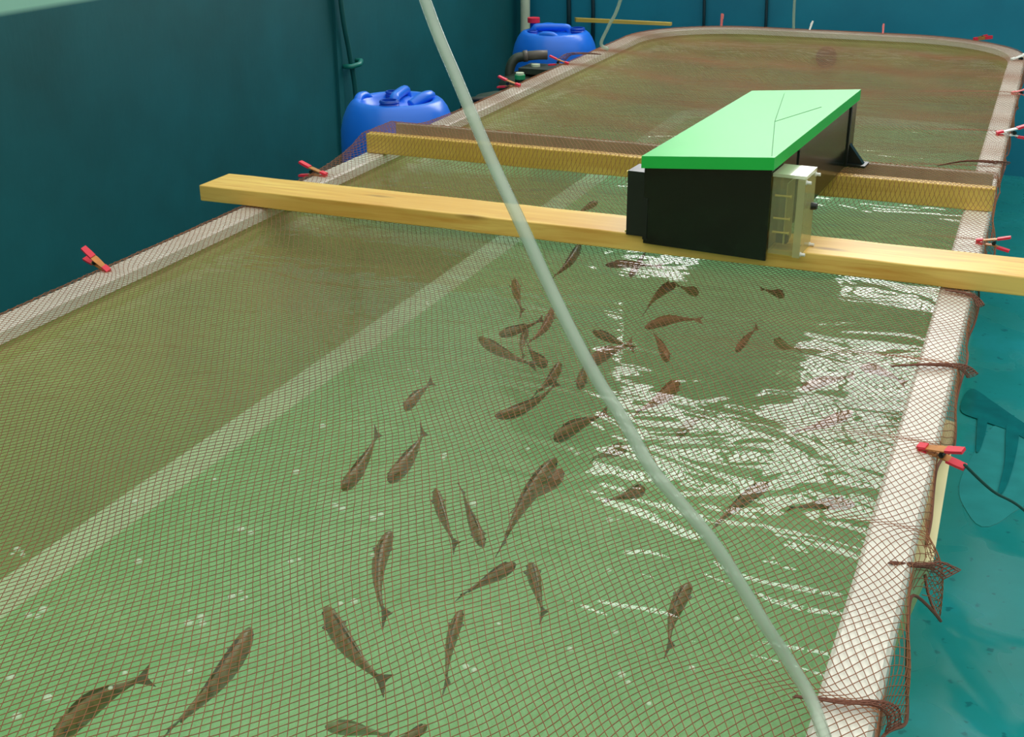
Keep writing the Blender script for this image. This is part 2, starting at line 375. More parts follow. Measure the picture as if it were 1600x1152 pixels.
def warp(u, v):
    """flat net coordinates -> draped net in the world; also says which points exist"""
    uu = u+.010*np.sin(v*9.3+u*3)+.006*np.sin(v*21+u*7)*sstep(-1.2, -.3, u)+.006*np.sin(u*5+v*3)
    vv = v+.012*np.sin(u*6.1+v*2.0)
    far = sstep(3.95, 4.2, v)
    vv = vv+far*.020*np.sin(v*12+u*2.2+1.5*np.sin(u*2.1+v*.9))+(1-far)*sstep(-.9, -1.6, u)*.007*np.sin(v*15+u*9)
    ridge = 0
    for c, wd, A, reach in PINCH:
        dv = vv-c; k = np.exp(-(dv/wd)**2)*np.exp(-np.maximum(NU1-uu, 0)/reach)
        vv = vv-A*dv*k; ridge = ridge+.008*k*np.exp(-(dv/.03)**2)
    for c, wd, A, reach in ((2.39, .1, .5, .15), (3.43, .1, .5, .15), (5.12, .1, .5, .2), (5.74, .1, .5, .2), (6.2, .15, .6, .25)):
        dv = vv-c; k = np.exp(-(dv/wd)**2)*np.exp(-np.maximum(uu-NU0, 0)/reach); vv = vv-A*dv*k
    d, nx, ny = sdf(uu, vv)
    e = np.maximum(d, 0); bx, by = uu-nx*e, vv-ny*e
    L, B = over_len(bx, by, nx)
    ok = (e < L) & (v > .72)
    inn = sstep(.07, .45, -d)
    sagv = .5+.5*np.cos((vv-2.0)*1.6)
    z = RIM+.004-inn*(.020+.012*sagv*sstep(.2, .9, -d))+ridge*sstep(-.05, .04, -d)+inn*.003*np.sin(uu*14+vv*9)
    # lifted over the far beam
    du = np.maximum(np.maximum(-2.11-uu, uu+.066), 0)
    edgeL = np.exp(-np.maximum(uu+2.12, 0)/.07); edgeR = np.exp(-np.maximum(-.07-uu, 0)/.05)
    sf = .022+.13*edgeL+.02*edgeR; sb = .05+.10*edgeL+.05*edgeR
    lift = np.where(vv < 3.765, np.exp(-np.maximum(3.765-vv, 0)/sf), np.where(vv > 3.975, np.exp(-np.maximum(vv-3.975, 0)/sb), 1.0))
    top = RIM+.0715
    z = np.maximum(z, z+(top-z)*lift)
    # keep it pressed flat below the near beam
    press = sstep(2.86, 2.99, vv)*(1-sstep(3.2, 3.33, vv))
    z = np.where(press > 0, np.minimum(z, RIM+.0042*1+(1-press)*.02), z)
    out = B*(1-np.exp(-e/.03)); z = z-e*.93*(1-.25*np.exp(-e/.02))
    x = bx+nx*(out+.003*(e > 0)); y = by+ny*(out+.003*(e > 0))
    return x, y, z, ok
def net_family(ang, s, step, r):
    d = np.array([math.cos(ang), math.sin(ang)]); nrm = np.array([-d[1], d[0]])
    c0 = np.array([-1.1, 3.9]); K = np.arange(int(-4.2/s), int(4.2/s)+1); T = np.arange(-4.2, 4.2, step)
    kk, tt = np.meshgrid(K*s, T, indexing='ij')
    jit = .0006*np.sin(tt*70+kk*90)
    u = c0[0]+d[0]*tt+nrm[0]*(kk+jit); v = c0[1]+d[1]*tt+nrm[1]*(kk+jit)
    x, y, z, ok = warp(u, v)
    P = np.stack([x, y, z], -1); nextP = np.roll(P, -1, 1); prevP = np.roll(P, 1, 1)
    t = nextP-prevP; t /= np.maximum(np.linalg.norm(t, axis=-1, keepdims=True), 1e-9)
    ref = np.array([.35, .12, .93]); side = np.cross(t, ref); side /= np.maximum(np.linalg.norm(side, axis=-1, keepdims=True), 1e-9)
    up = np.cross(side, t)
    V = np.stack([P+side*r-up*r*.55, P-side*r-up*r*.55, P+up*r*1.1], 2)   # K,T,3,3
    seg = ok[:, :-1] & ok[:, 1:]
    ll = np.linalg.norm(P[:, 1:]-P[:, :-1], axis=-1); seg &= ll < .06
    used = np.zeros(ok.shape, bool); used[:, :-1] |= seg; used[:, 1:] |= seg
    idx = -np.ones(ok.shape, int); idx[used] = np.arange(used.sum())
    verts = V[used].reshape(-1, 3); a = idx[:, :-1][seg]*3; b = idx[:, 1:][seg]*3
    F = np.concatenate([np.stack([a+i, a+(i+1) % 3, b+(i+1) % 3, b+i], -1) for i in range(3)])
    return verts, F
def quads_mesh(name, verts, F):
    me = bpy.data.meshes.new(name); me.vertices.add(len(verts)); me.vertices.foreach_set('co', verts.astype(np.float32).ravel())
    me.loops.add(F.size); me.loops.foreach_set('vertex_index', F.astype(np.int32).ravel())
    me.polygons.add(len(F)); me.polygons.foreach_set('loop_start', np.arange(0, F.size, 4, dtype=np.int32))
    me.update(calc_edges=True); me.validate(); return me
S = .0121
v1, f1 = net_family(math.radians(56), S, .015, .00067)
v2, f2 = net_family(math.radians(-60), S, .015, .00063)
net = empty('cover_net', (-1.1, 3.9, .80))
tag(net, 'brown diamond mesh net stretched over the whole fish tank and clipped to its rim', 'net')
me = quads_mesh('mesh_sheet', np.concatenate([v1, v2]), np.concatenate([f1, f2+len(v1)]))
o = link('mesh_sheet', me, M['net'], net); o.location = (1.1, -3.9, -.80)
# hem cord along the loose edge
def boundary(n=900):
    pts = []; R = ring(0, 0, 30); R = [Vector(p) for p in R]; R.append(R[0])
    for a, b in zip(R, R[1:]):
        m = max(1, int((b-a).length/.012))
        for k in range(m): pts.append(a.lerp(b, k/m))
    return pts
B_ = np.array([(p.x, p.y) for p in boundary()])
d, nx, ny = sdf(B_[:, 0], B_[:, 1]); L, Bo = over_len(B_[:, 0], B_[:, 1], nx)
hx = B_[:, 0]+nx*(Bo*(1-np.exp(-L/.03))+.004); hy = B_[:, 1]+ny*(Bo*(1-np.exp(-L/.03))+.004); hz = RIM-L*.93+.003*np.sin(B_[:, 1]*40)
path = [(x, y, z) for x, y, z in zip(hx, hy, hz) if y > .75]
k0 = max(range(len(path)-1), key=lambda i: (Vector(path[i+1])-Vector(path[i])).length)
path = path[k0+1:]+path[:k0+1]
bm = bmesh.new(); tube(bm, path, .0026, 6); o = bmobj('hem_cord', bm, M['hem'], net); o.location = (1.1, -3.9, -.80)
# gathered bunches of net at the rim
def bunch(pts, r, seed=0):
    rnd = random.Random(seed); bm = bmesh.new(); P = smoothpath(pts, 5)
    for k in range(9):
        a = 2*PI*k/9; q = []
        for i, p in enumerate(P):
            t = i/(len(P)-1); rr = r*(.15+.85*t)
            q.append(p+Vector((rr*.5*math.cos(a)+rnd.uniform(-.001, .001), rr*math.cos(a+.6)+rnd.uniform(-.001, .001), .35*rr*math.sin(a)+.001)))
        tube(bm, q, .0009, 4)
    for i in range(2, len(P)):
        t = i/(len(P)-1); rr = r*(.15+.85*t)
        q = [P[i]+Vector((rr*.5*math.cos(2*PI*k/9), rr*math.cos(2*PI*k/9+.6), .35*rr*math.sin(2*PI*k/9)+.001)) for k in range(10)]
        tube(bm, q, .0008, 4)
    o = bmobj('gathered_fold', bm, M['hem'], net); o.location = (1.1, -3.9, -.80)
bunch([(-.17, 1.325, .806), (-.11, 1.335, .808), (-.07, 1.35, .806), (-.052, 1.36, .79), (-.05, 1.36, .765)], .016, 1)
bunch([(-.19, 2.47, .806), (-.12, 2.50, .809), (-.06, 2.53, .802), (-.035, 2.545, .78)], .020, 2)
bunch([(-.10, 1.70, .803), (-.060, 1.73, .79), (-.035, 1.765, .775), (-.012, 1.78, .755)], .024, 3)
bunch([(-.13, 3.0, .805), (-.07, 2.985, .805), (-.045, 2.96, .79)], .014, 4)
bunch([(-.26, 4.25, .81), (-.18, 4.33, .815), (-.10, 4.37, .81), (-.055, 4.45, .79)], .022, 5)
bunch([(-2.02, 6.02, .812), (-2.08, 5.98, .82), (-2.15, 5.92, .82), (-2.17, 5.86, .80)], .03, 6)

# ================================================================ FISH
FISH = [
(-0.903,1.412, -0.820,1.337, -0.732,1.281, 0.032,0.70,0,'dark olive fish swimming head-up-left alone in the left foreground, tail bent right'),
(-0.915,1.656, -0.879,1.538, -0.804,1.424, 0.029,0.70,0,'thick olive fish with a fading tail pointing down, left foreground'),
(-1.075,1.764, -1.087,1.864, -1.125,1.997, 0.027,0.70,0,'slim olive fish facing lower left with raised thin tail, nearest the pale cove strip'),
(-1.020,1.841, -1.025,1.942, -1.051,2.055, 0.030,0.69,0,'stout olive fish with hooked upright tail, right beside the slim raised-tail fish'),
(-0.929,1.857, -0.875,1.775, -0.810,1.689, 0.023,0.68,0,'slim olive fish facing up with a bubble over its head, tail trailing down right'),
(-0.758,1.692, -0.812,1.764, -0.874,1.857, 0.023,0.69,0,'olive fish facing down right with a bubble on its back below the crossing pair'),
(-0.755,2.039, -0.753,1.874, -0.727,1.698, 0.033,0.69,0,'long dark fish of the crossing pair, tail reaching down left'),
(-0.758,2.083, -0.774,2.013, -0.792,1.919, 0.030,0.64,1,'reddish fish partly under the long dark fish of the crossing pair'),
(-0.684,1.656, -0.706,1.605, -0.728,1.539, 0.019,0.69,0,'narrow dark fish pointing upper right in the centre foreground'),
(-0.716,1.511, -0.697,1.427, -0.659,1.333, 0.021,0.68,0,'narrow olive fish with a long thin tail pointing down in the centre foreground'),
(-0.674,1.694, -0.640,1.638, -0.600,1.565, 0.025,0.67,0,'short dark fish heading up beside the narrow fish pointing upper right'),
(-0.815,1.249, -0.768,1.263, -0.725,1.265, 0.018,0.62,2,'blurred green fish low in the water at the bottom edge of the view'),
(-0.645,1.241, -0.658,1.213, -0.678,1.188, 0.013,0.68,0,'thin dark fish at the bottom edge of the view, beside the blurred green one'),
(-0.979,1.321, -0.954,1.200, -0.950,1.079, 0.031,0.70,0,'long brown fish facing upper right near the bottom left, bubble over its tail'),
(-1.080,1.006, -1.082,1.092, -1.052,1.160, 0.030,0.70,0,'brown fish with a forked fanned tail in the bottom left corner of the view'),
(-1.138,2.141, -1.142,2.204, -1.145,2.285, 0.022,0.69,0,'small dark fish on its own just right of the pale cove strip'),
(-0.395,1.689, -0.399,1.606, -0.380,1.513, 0.026,0.70,0,'dark arched fish on its own left of the clear hose near the bottom right'),
(-0.567,2.006, -0.587,1.977, -0.617,1.938, 0.019,0.68,0,'short olive fish half hidden beside the clear hose under the white glare'),
(-0.356,2.113, -0.391,2.022, -0.416,1.895, 0.023,0.68,0,'olive fish right of the hose with its tail trailing down left below the glare'),
(-0.197,2.112, -0.249,2.091, -0.301,2.054, 0.018,0.67,0,'flat olive fish swimming sideways close to the right rim below the glare'),
(-1.112,2.589, -1.079,2.635, -1.051,2.717, 0.019,0.70,0,'slender dark striped fish lying sideways at the top of the middle shoal'),
(-1.167,2.595, -1.080,2.532, -0.980,2.487, 0.023,0.68,0,'dark headed fish with pale tail on the left edge of the middle shoal'),
(-1.063,2.821, -1.036,2.704, -1.033,2.594, 0.024,0.69,1,'reddish fish touching the left side of the clear hose in the middle shoal'),
(-1.075,2.688, -1.058,2.607, -1.020,2.522, 0.019,0.68,0,'small upright fish just below the slender sideways fish of the middle shoal'),
(-0.973,2.558, -1.007,2.570, -1.073,2.669, 0.023,0.66,0,'stubby fish curled between the pale-tailed fish and the two dark striped ones'),
(-0.910,2.472, -0.899,2.381, -0.900,2.299, 0.024,0.70,0,'upper of two dark striped fish lying end to end by the clear hose'),
(-0.937,2.158, -0.891,2.231, -0.879,2.367, 0.020,0.70,0,'lower of two dark striped fish lying end to end, curved like a bow'),
(-1.240,3.000, -1.190,2.897, -1.126,2.775, 0.027,0.69,0,'single dark fish facing up near the bare beam, left of the hose'),
(-1.185,3.375, -1.158,3.215, -1.151,3.071, 0.026,0.69,0,'dark fish right of the hose just in front of the bare beam'),
(-1.062,3.248, -0.997,3.280, -0.916,3.294, 0.016,0.68,1,'thin reddish fish lying sideways in front of the beam below the feeder'),
(-0.977,3.210, -0.986,3.324, -1.005,3.475, 0.020,0.67,1,'reddish fish crossing the thin sideways one in front of the beam'),
(-0.821,3.127, -0.844,3.046, -0.836,2.891, 0.022,0.69,0,'curved slim fish below the front right of the feeder'),
(-0.916,2.714, -0.857,2.683, -0.793,2.646, 0.017,0.69,0,'small dark fish pointing upper left right of the hose, above the wide reddish one'),
(-0.911,2.687, -0.892,2.757, -0.854,2.837, 0.030,0.62,1,'wide reddish fish deep in the water right beside the middle of the hose'),
(-0.819,2.837, -0.774,2.914, -0.708,2.940, 0.020,0.67,1,'long thin reddish fish lying sideways in the pale glare'),
(-0.696,2.608, -0.731,2.680, -0.779,2.769, 0.024,0.69,1,'reddish fish facing down in the glare, below the long thin sideways one'),
(-0.847,2.430, -0.864,2.503, -0.883,2.611, 0.026,0.67,0,'dark fish half hidden behind the hose beside the sharp white reflections'),
(-0.792,2.122, -0.771,2.194, -0.735,2.276, 0.026,0.69,0,'olive fish facing lower left just left of the hose below the white reflections'),
(-0.633,2.466, -0.644,2.380, -0.669,2.286, 0.030,0.70,1,'thick red-brown fish breaking the white reflections right of the hose'),
(-0.604,2.371, -0.592,2.431, -0.575,2.488, 0.021,0.62,2,'short greenish fish deep below the thick red-brown one'),
(-0.255,2.453, -0.296,2.383, -0.344,2.318, 0.020,0.70,1,'brown fish pointing upper right in the glare near the right rim'),
(-0.588,2.844, -0.582,2.929, -0.575,3.019, 0.019,0.64,1,'faint pinkish fish facing down in the upper part of the glare'),
(-0.516,2.956, -0.484,2.922, -0.451,2.917, 0.019,0.64,2,'faint green fish right of the faint pinkish one in the glare'),
(-0.387,2.608, -0.343,2.664, -0.294,2.715, 0.020,0.67,1,'long faint reddish fish in the glare above the brown upper-right pointing one'),
(-0.283,2.776, -0.236,2.771, -0.179,2.722, 0.018,0.67,1,'faint reddish fish nearest the right rim in the glare'),
(-0.547,3.233, -0.573,3.245, -0.612,3.264, 0.017,0.66,2,'small green fish deep below the right end of the feeder'),
(-0.767,3.168, -0.795,3.179, -0.836,3.209, 0.019,0.66,2,'small green fish deep under the middle front of the feeder'),
(-1.299,3.874, -1.310,3.802, -1.318,3.700, 0.017,0.68,0,'dark fish between the bare beam and the net-covered beam'),
(-0.667,2.215, -0.692,2.186, -0.713,2.147, 0.021,0.65,2,'greenish fish just right of the hose at the lower edge of the white reflections'),
]
def make_fish(hx, hy, mx, my, tx, ty, wd, z, tone, label):
    H, Mi, T = Vector((hx, hy, 0)), Vector((mx, my, 0)), Vector((tx, ty, 0))
    ctl = 2*Mi-(H+T)/2
    c = (H+T)/2; ang = math.atan2(H.y-T.y, H.x-T.x); root_loc = Vector((c.x, c.y, z)); Rm = Matrix.Rotation(-ang, 3, 'Z')
    def sp(t):
        p = H*(1-t)**2+ctl*2*t*(1-t)+T*t*t; return Rm @ (p-c)
    prof = [(0, .10), (.03, .42), (.08, .70), (.16, .90), (.27, 1.0), (.40, .96), (.52, .80), (.64, .58), (.75, .38), (.84, .24), (.90, .19)]
    bm = bmesh.new(); rings = []; n = 14; top = {}
    for t, r in prof:
        p = sp(t); q = sp(min(t+.02, 1))-sp(max(t-.02, 0)); q.normalize(); side = Vector((-q.y, q.x, 0))
        rw = wd*.43*r; rh = wd*.64*r**.85
        rings.append([bm.verts.new(p+side*rw*math.cos(2*PI*k/n)+Vector((0, 0, rh*math.sin(2*PI*k/n)-.1*rh))) for k in range(n)])
        top[t] = (p, q, side, rw, rh)
    for a, b in zip(rings, rings[1:]):
        for k in range(n): bm.faces.new((a[k], a[(k+1) % n], b[(k+1) % n], b[k]))
    bm.faces.new(rings[0][::-1]); bm.faces.new(rings[-1])
    fish = bmobj('fish', bm, M['fish'][tone], smooth=True); fish.location = root_loc; fish.rotation_euler = (0, 0, ang)
    tag(fish, label, 'fish', 'fish in the tank')
    ln = (H-T).length
    # forked tail fin, leaning a little so that it also shows from above
    p, q, side, rw, rh = top[.90]; e = sp(1.0); dirn = (e-p).normalized(); L = (e-p).length+.012; lean = Vector((0, 0, 1))*.75+side*.45
    bm = bmesh.new()
    out = [(0, .16), (.35, .45), (.8, .95), (1.0, 1.15), (.78, .35), (.72, 0), (.78, -.35), (1.0, -1.15), (.8, -.95), (.35, -.45), (0, -.16)]
    A = [bm.verts.new(p+dirn*L*a+lean*wd*.55*b+side*.0008) for a, b in out]; Bv = [bm.verts.new(p+dirn*L*a+lean*wd*.55*b-side*.0008) for a, b in out]
    bm.faces.new(A); bm.faces.new(Bv[::-1])
    for i in range(len(A)): bm.faces.new((A[i], A[(i+1) % len(A)], Bv[(i+1) % len(A)], Bv[i]))
    bmobj('tail_fin', bm, M['fin'][tone], fish)
    # dorsal fin
    bm = bmesh.new(); ts = [.22, .27, .40, .52, .64, .75]; hh = [0, .22, .30, .26, .2, .0]
    lo = []; hi = []
    for t, h in zip(ts, hh):
        if t not in top: t2 = .27; p, q, side, rw, rh = top[.16]; p = sp(t)
        else: p, q, side, rw, rh = top[t]
        zt = rh*.88
        lo.append((bm.verts.new(p+side*.0012+Vector((0, 0, zt-.002))), bm.verts.new(p-side*.0012+Vector((0, 0, zt-.002)))))
        hi.append(bm.verts.new(p-q*.006+Vector((0, 0, zt+wd*h*.8+.0005))))
    for i in range(len(lo)-1):
        bm.faces.new((lo[i][0], lo[i+1][0], hi[i+1], hi[i])); bm.faces.new((lo[i][1], hi[i], hi[i+1], lo[i+1][1]))
    bmobj('dorsal_fin', bm, M['fin'][tone], fish)
    # pectoral fins
    p, q, side, rw, rh = top[.27]
    for s in (-1, 1):
        bm = bmesh.new(); a = p+side*s*rw*.85; b = a+side*s*wd*.24-q*wd*.40; c2 = a+side*s*wd*.10-q*wd*.50; zz = Vector((0, 0, .001))
        d0 = a+q*wd*.1
        up = [bm.verts.new(v+zz) for v in (d0, b, c2, a-q*wd*.15)]; dn = [bm.verts.new(v-zz) for v in (d0, b, c2, a-q*wd*.15)]
        bm.faces.new(up); bm.faces.new(dn[::-1])
        for i in range(4): bm.faces.new((up[i], up[(i+1) % 4], dn[(i+1) % 4], dn[i]))
        bmobj('pectoral_fin', bm, M['fin'][tone], fish)
    p, q, side, rw, rh = top[.08]
    for s in (-1, 1):
        bm = bmesh.new(); bmesh.ops.create_uvsphere(bm, u_segments=8, v_segments=6, radius=wd*.085); bmesh.ops.translate(bm, verts=bm.verts, vec=p+side*s*rw*.86+Vector((0, 0, rh*.25)))
        bmobj('eye', bm, M['eye'], fish, smooth=True)
for f in FISH: make_fish(*f)

# bubbles floating on the water: nobody could count them
rnd = random.Random(3); bm = bmesh.new()
spots = []
BUB = [(-1.35, 1.05), (-1.25, 1.18), (-1.1, 1.02), (-1.05, 1.12), (-1.2, 1.35), (-1.02, 1.25), (-.98, 1.45), (-.93, 1.62), (-1.0, 1.62), (-.86, 1.5), (-1.1, 1.5), (-1.13, 1.72), (-1.2, 1.9), (-1.15, 2.2),
       (-.92, 1.86), (-.79, 1.72), (-.7, 1.98), (-.78, 1.95), (-.55, 1.75), (-.5, 1.6), (-.45, 1.45), (-.35, 1.32), (-.33, 1.42), (-.4, 1.36), (-.3, 1.55), (-.5, 1.4), (-.6, 1.3), (-.62, 1.4), (-.24, 1.62), (-.27, 1.75),
       (-1.3, 2.6), (-1.0, 1.33), (-1.03, 1.08), (-1.1, .98), (-.95, 1.15), (-.84, 1.38), (-1.28, .98), (-1.4, 1.3), (-1.17, 1.05), (-1.33, 1.5), (-1.26, 1.62)]
for x, y in BUB:
    for k in range(rnd.choice((1, 1, 2, 4))):
        r = rnd.uniform(.0035, .0078); bx, by = x+rnd.uniform(-.012, .012), y+rnd.uniform(-.012, .012)
        if any(math.hypot(bx-a, by-b) < r+c for a, b, c in spots): continue
        spots.append((bx, by, r)); vs = bmesh.ops.create_uvsphere(bm, u_segments=10, v_segments=6, radius=r)['verts']
        bmesh.ops.scale(bm, vec=(1, 1, .6), verts=vs); bmesh.ops.translate(bm, verts=vs, vec=(bx, by, .748))
tag(bmobj('bubbles', bm, M['bubble'], smooth=True), 'small clear bubbles floating on the green water', 'bubbles', kind='stuff')

# ================================================================ FEEDER BOX
fb = empty('fish_feeder', (-.722, 3.005, .855), math.radians(-3.7))
tag(fb, 'black automatic fish feeder box with bright green lid resting across both beams', 'fish feeder')
W2, LEN = .163, .955
def ztop(x): return .178+(x+W2)/(2*W2)*.030
bm = bmesh.new()     # body sits on the beams, its front plate hangs a little over the near beam's face
hexa(bm, [(-W2, .0, .0), (W2, .0, .0), (W2, LEN, .023), (-W2, LEN, .023), (-W2, 0, ztop(-W2)), (W2, 0, ztop(W2)), (W2, LEN, ztop(W2)), (-W2, LEN, ztop(-W2))])
bmesh.ops.translate(bm, verts=bm.verts, vec=(0, 0, .019*0))
bmobj('body', bm, M['black'], fb, bevel=.002)
bm = bmesh.new(); hexa(bm, [(-W2+.003, -.009, -.020), (W2, -.009, -.024), (W2, .001, -.024), (-W2+.003, .001, -.020), (-W2, -.009, .178), (W2, -.009, .206), (W2, .001, .206), (-W2, .001, .178)])
bmobj('front_plate', bm, M['black'], fb, bevel=.0015)
bm = bmesh.new()
def lid_pts(e, z0, z1): return [(-W2-e, -.012-e, ztop(-W2)+z0), (W2+e, -.012-e, ztop(W2)+z0), (W2+e, LEN+e, ztop(W2)+z0), (-W2-e, LEN+e, ztop(-W2)+z0), (-W2-e, -.012-e, ztop(-W2)+z1), (W2+e, -.012-e, ztop(W2)+z1), (W2+e, LEN+e, ztop(W2)+z1), (-W2-e, LEN+e, ztop(-W2)+z1)]
hexa(bm, lid_pts(.006, .0, .031)); lid = bmobj('lid', bm, M['green'], fb, bevel=.002)
# two scored lines on the lid
def lz(x): return ztop(x)+.0315
bm = bmesh.new()
for pts in ([(W2-.006, .0), (.045, .44), (-.05, .90)], [(.045, .44), (.12, .66)]):
    tube(bm, [(x, y, lz(x)-.0003) for x, y in pts], .0007, 4)
bmobj('score_line', bm, M['crease'], lid)
# small black housing on the left side
bm = bmesh.new(); bbox(bm, -W2-.046, -W2, -.006, .075, -.004, .165); h = bmobj('motor_housing', bm, M['black_matte'], fb, bevel=.003)
bm = bmesh.new(); cyl(bm, (-W2-.050, .0, .160), .004, .008, 10, axis='x'); cyl(bm, (-W2-.050, .0, .004), .004, .008, 10, axis='x'); bmobj('screw', bm, M['brass'], h)
bm = bmesh.new(); bbox(bm, -W2+.001, -W2+.012, -.011, -.0085, -.01, .10); bmobj('edge_strip', bm, M['black_matte'], fb)
bm = bmesh.new(); bbox(bm, W2, W2+.003, .245, .252, .008, .2); bbox(bm, W2, W2+.004, .86, .875, .022, .2); bmobj('side_seam', bm, M['black_matte'], fb)
# triangular rear foot bracket
bm = bmesh.new()
tri = [(W2, .925), (W2+.048, .925), (W2, .925)]
vs = [bm.verts.new(p) for p in ((W2, .90, .020), (W2+.05, .90, .020), (W2, .90, .082), (W2, .925, .020), (W2+.05, .925, .020), (W2, .925, .082))]
for f in ((0, 1, 2), (5, 4, 3), (0, 3, 4, 1), (1, 4, 5, 2), (2, 5, 3, 0)): bm.faces.new([vs[i] for i in f])
bbox(bm, W2, W2+.056, .88, .945, .018, .024)
bmobj('foot_bracket', bm, M['black_matte'], fb)
# clear electronics housing on the right side
cx0, cx1, cy0, cy1, cz0, cz1 = W2+.003, W2+.083, -.004, .098, -.004, .190
eb = None
bm = bmesh.new(); t = .003
bbox(bm, cx0, cx1, cy0, cy0+t, cz0, cz1); bbox(bm, cx0, cx1, cy1-t, cy1, cz0, cz1); bbox(bm, cx0, cx1, cy0+t, cy1-t, cz0, cz0+t)
bbox(bm, cx0, cx0+t, cy0+t, cy1-t, cz0+t, cz1)
eb = bmobj('electronics_case', bm, M['clear'], fb)
bm = bmesh.new(); bbox(bm, cx0-.001, cx1+.001, cy0-.002, cy1+.002, cz1, cz1+.008); bmobj('case_top', bm, m_glassy('frosted cap', (.9, .93, .85), .65, .15, srgb(205, 214, 180)), eb, bevel=.002)
bm = bmesh.new(); bbox(bm, cx1-.018, cx1, cy0-.004, cy1+.002, cz0-.002, cz1-.002); bmobj('case_cover', bm, m_glassy('cover plastic', (.9, .9, .75), .55, .1, srgb(200, 200, 150)), eb, bevel=.002)
bm = bmesh.new(); bbox(bm, cx0+.030, cx0+.033, cy0+.02, cy1-.01, cz0+.02, cz1-.02); bmobj('circuit_board', bm, mat('circuit board', srgb(190, 180, 120), .4), eb)
for zc in (.142, .085, .050):
    bm = bmesh.new(); cyl(bm, (cx0+.006, cy0+.008, zc), .0028, .042, 10, axis='x'); cyl(bm, (cx0+.044, cy0+.008, zc), .0045, .004, 10, axis='x'); bmobj('terminal_screw', bm, M['brass'], eb)
bm = bmesh.new(); bbox(bm, cx0+.01, cx0+.038, cy0+.03, cy0+.05, cz0+.02, cz0+.045); bmobj('capacitor', bm, M['grey'], eb)
for (yy, zz) in ((cy0+.004, cz0+.006), (cy1-.006, cz0+.006), (cy0+.004, cz1-.008), (cy1-.006, cz1-.008)):
    bm = bmesh.new(); cyl(bm, (cx1-.002, yy, zz), .006, .004, 14, axis='x'); cyl(bm, (cx1+.002, yy, zz), .004, .010, 14, axis='x'); bmobj('corner_screw', bm, M['white_clip'], eb)
bm = bmesh.new(); cyl(bm, (cx1-.002, cy1-.02, .105), .010, .016, 20, r2=.008, axis='x'); bmobj('adjusting_knob', bm, M['black_matte'], eb)

# ================================================================ DRUMS
def make_drum(loc, rz, label):
    d = empty('plastic_drum', loc, rz); tag(d, label, 'drum', 'blue drums by the left wall')
    R = .235
    bm = bmesh.new()
    prof = [(.0, .0), (.19, .0), (.225, .015), (R, .05), (R, .20), (R+.006, .22), (R, .24), (R, .50), (R+.006, .52), (R, .54), (R, .68), (.233, .74), (.222, .79), (.205, .83), (.190, .852), (.178, .862), (.165, .866), (.150, .862), (.138, .850)]
    rr = lathe(bm, prof, 48)
    # crowned top: a centre boss ridge running across between two recesses with the necks
    n = 48
    prev = rr[-1]
    for k, rad in enumerate((.12, .10, .08, .06, .04, .02)):
        cur = []
        for i in range(n):
            a = 2*PI*i/n; x, y = rad*math.cos(a), rad*math.sin(a)
            ridge = math.exp(-((x-.01+.2*y)/.045)**2)*.026
            cur.append(bm.verts.new((x, y, .835+ridge*min(1, (.13-rad)/.03+.3)-.014*(1-math.exp(-(x/.05)**2)))))
        for i in range(n): bm.faces.new((prev[i], prev[(i+1) % n], cur[(i+1) % n], cur[i]))
        prev = cur
    bm.faces.new(prev)
    bmobj('drum_body', bm, M['blue'], d, smooth=True)
    def neck(x, y, k, z):
        bm = bmesh.new(); lathe(bm, [(.0, .0), (.046, .0), (.046, .014), (.037, .018), (.041, .024), (.037, .030), (.041, .037), (.037, .043), (.041, .050), (.037, .058), (.029, .058), (.029, .02), (.0, .02)], 28)
        nk = bmobj('neck', bm, M['blue_dark'], d); nk.location = (x, y, z); nk.scale = (k, k, k)
    neck(.03, -.122, 1.0, .826); neck(-.075, .105, .72, .832)
    bm = bmesh.new()
    tube(bm, smoothpath([(.028, -.085, .835), (.026, -.070, .872), (.018, -.045, .884), (-.010, .085, .884), (-.014, .110, .872), (-.016, .125, .835)], 6), .021, 12)
    bmobj('handle', bm, M['blue'], d, smooth=True)
    bm = bmesh.new(); tube(bm, smoothpath([(.075, -.02, .845), (.10, .03, .868), (.105, .09, .868), (.085, .13, .845)], 6), .024, 10); bmobj('lug', bm, M['blue'], d, smooth=True)
    bm = bmesh.new(); tube(bm, smoothpath([(-.15, -.06, .842), (-.158, -.03, .864), (-.158, .02, .864), (-.15, .05, .842)], 6), .018, 10); bmobj('lug', bm, M['blue'], d, smooth=True)
    for ch in d.children: ch.location.z *= .957; ch.scale.z *= .957
    return d
make_drum((-2.40, 4.56, 0), 0, 'blue plastic drum with open screw necks behind the end of the net-covered beam')
d2 = make_drum((-2.49, 6.62, 0.0), math.radians(95), 'blue plastic drum by the white wall pipe in the far left corner')
bm = bmesh.new(); cyl(bm, (0, 0, 0), .034, .026, 24)
o = bmobj('red_cap', bm, M['red'], d2, bevel=.003); o.location = (.045, .135, .862)
bm = bmesh.new(); cyl(bm, (0, 0, 0), .018, .04, 16); o = bmobj('cap_stem', bm, M['blue_dark'], d2); o.location = (.045, .135, .822)

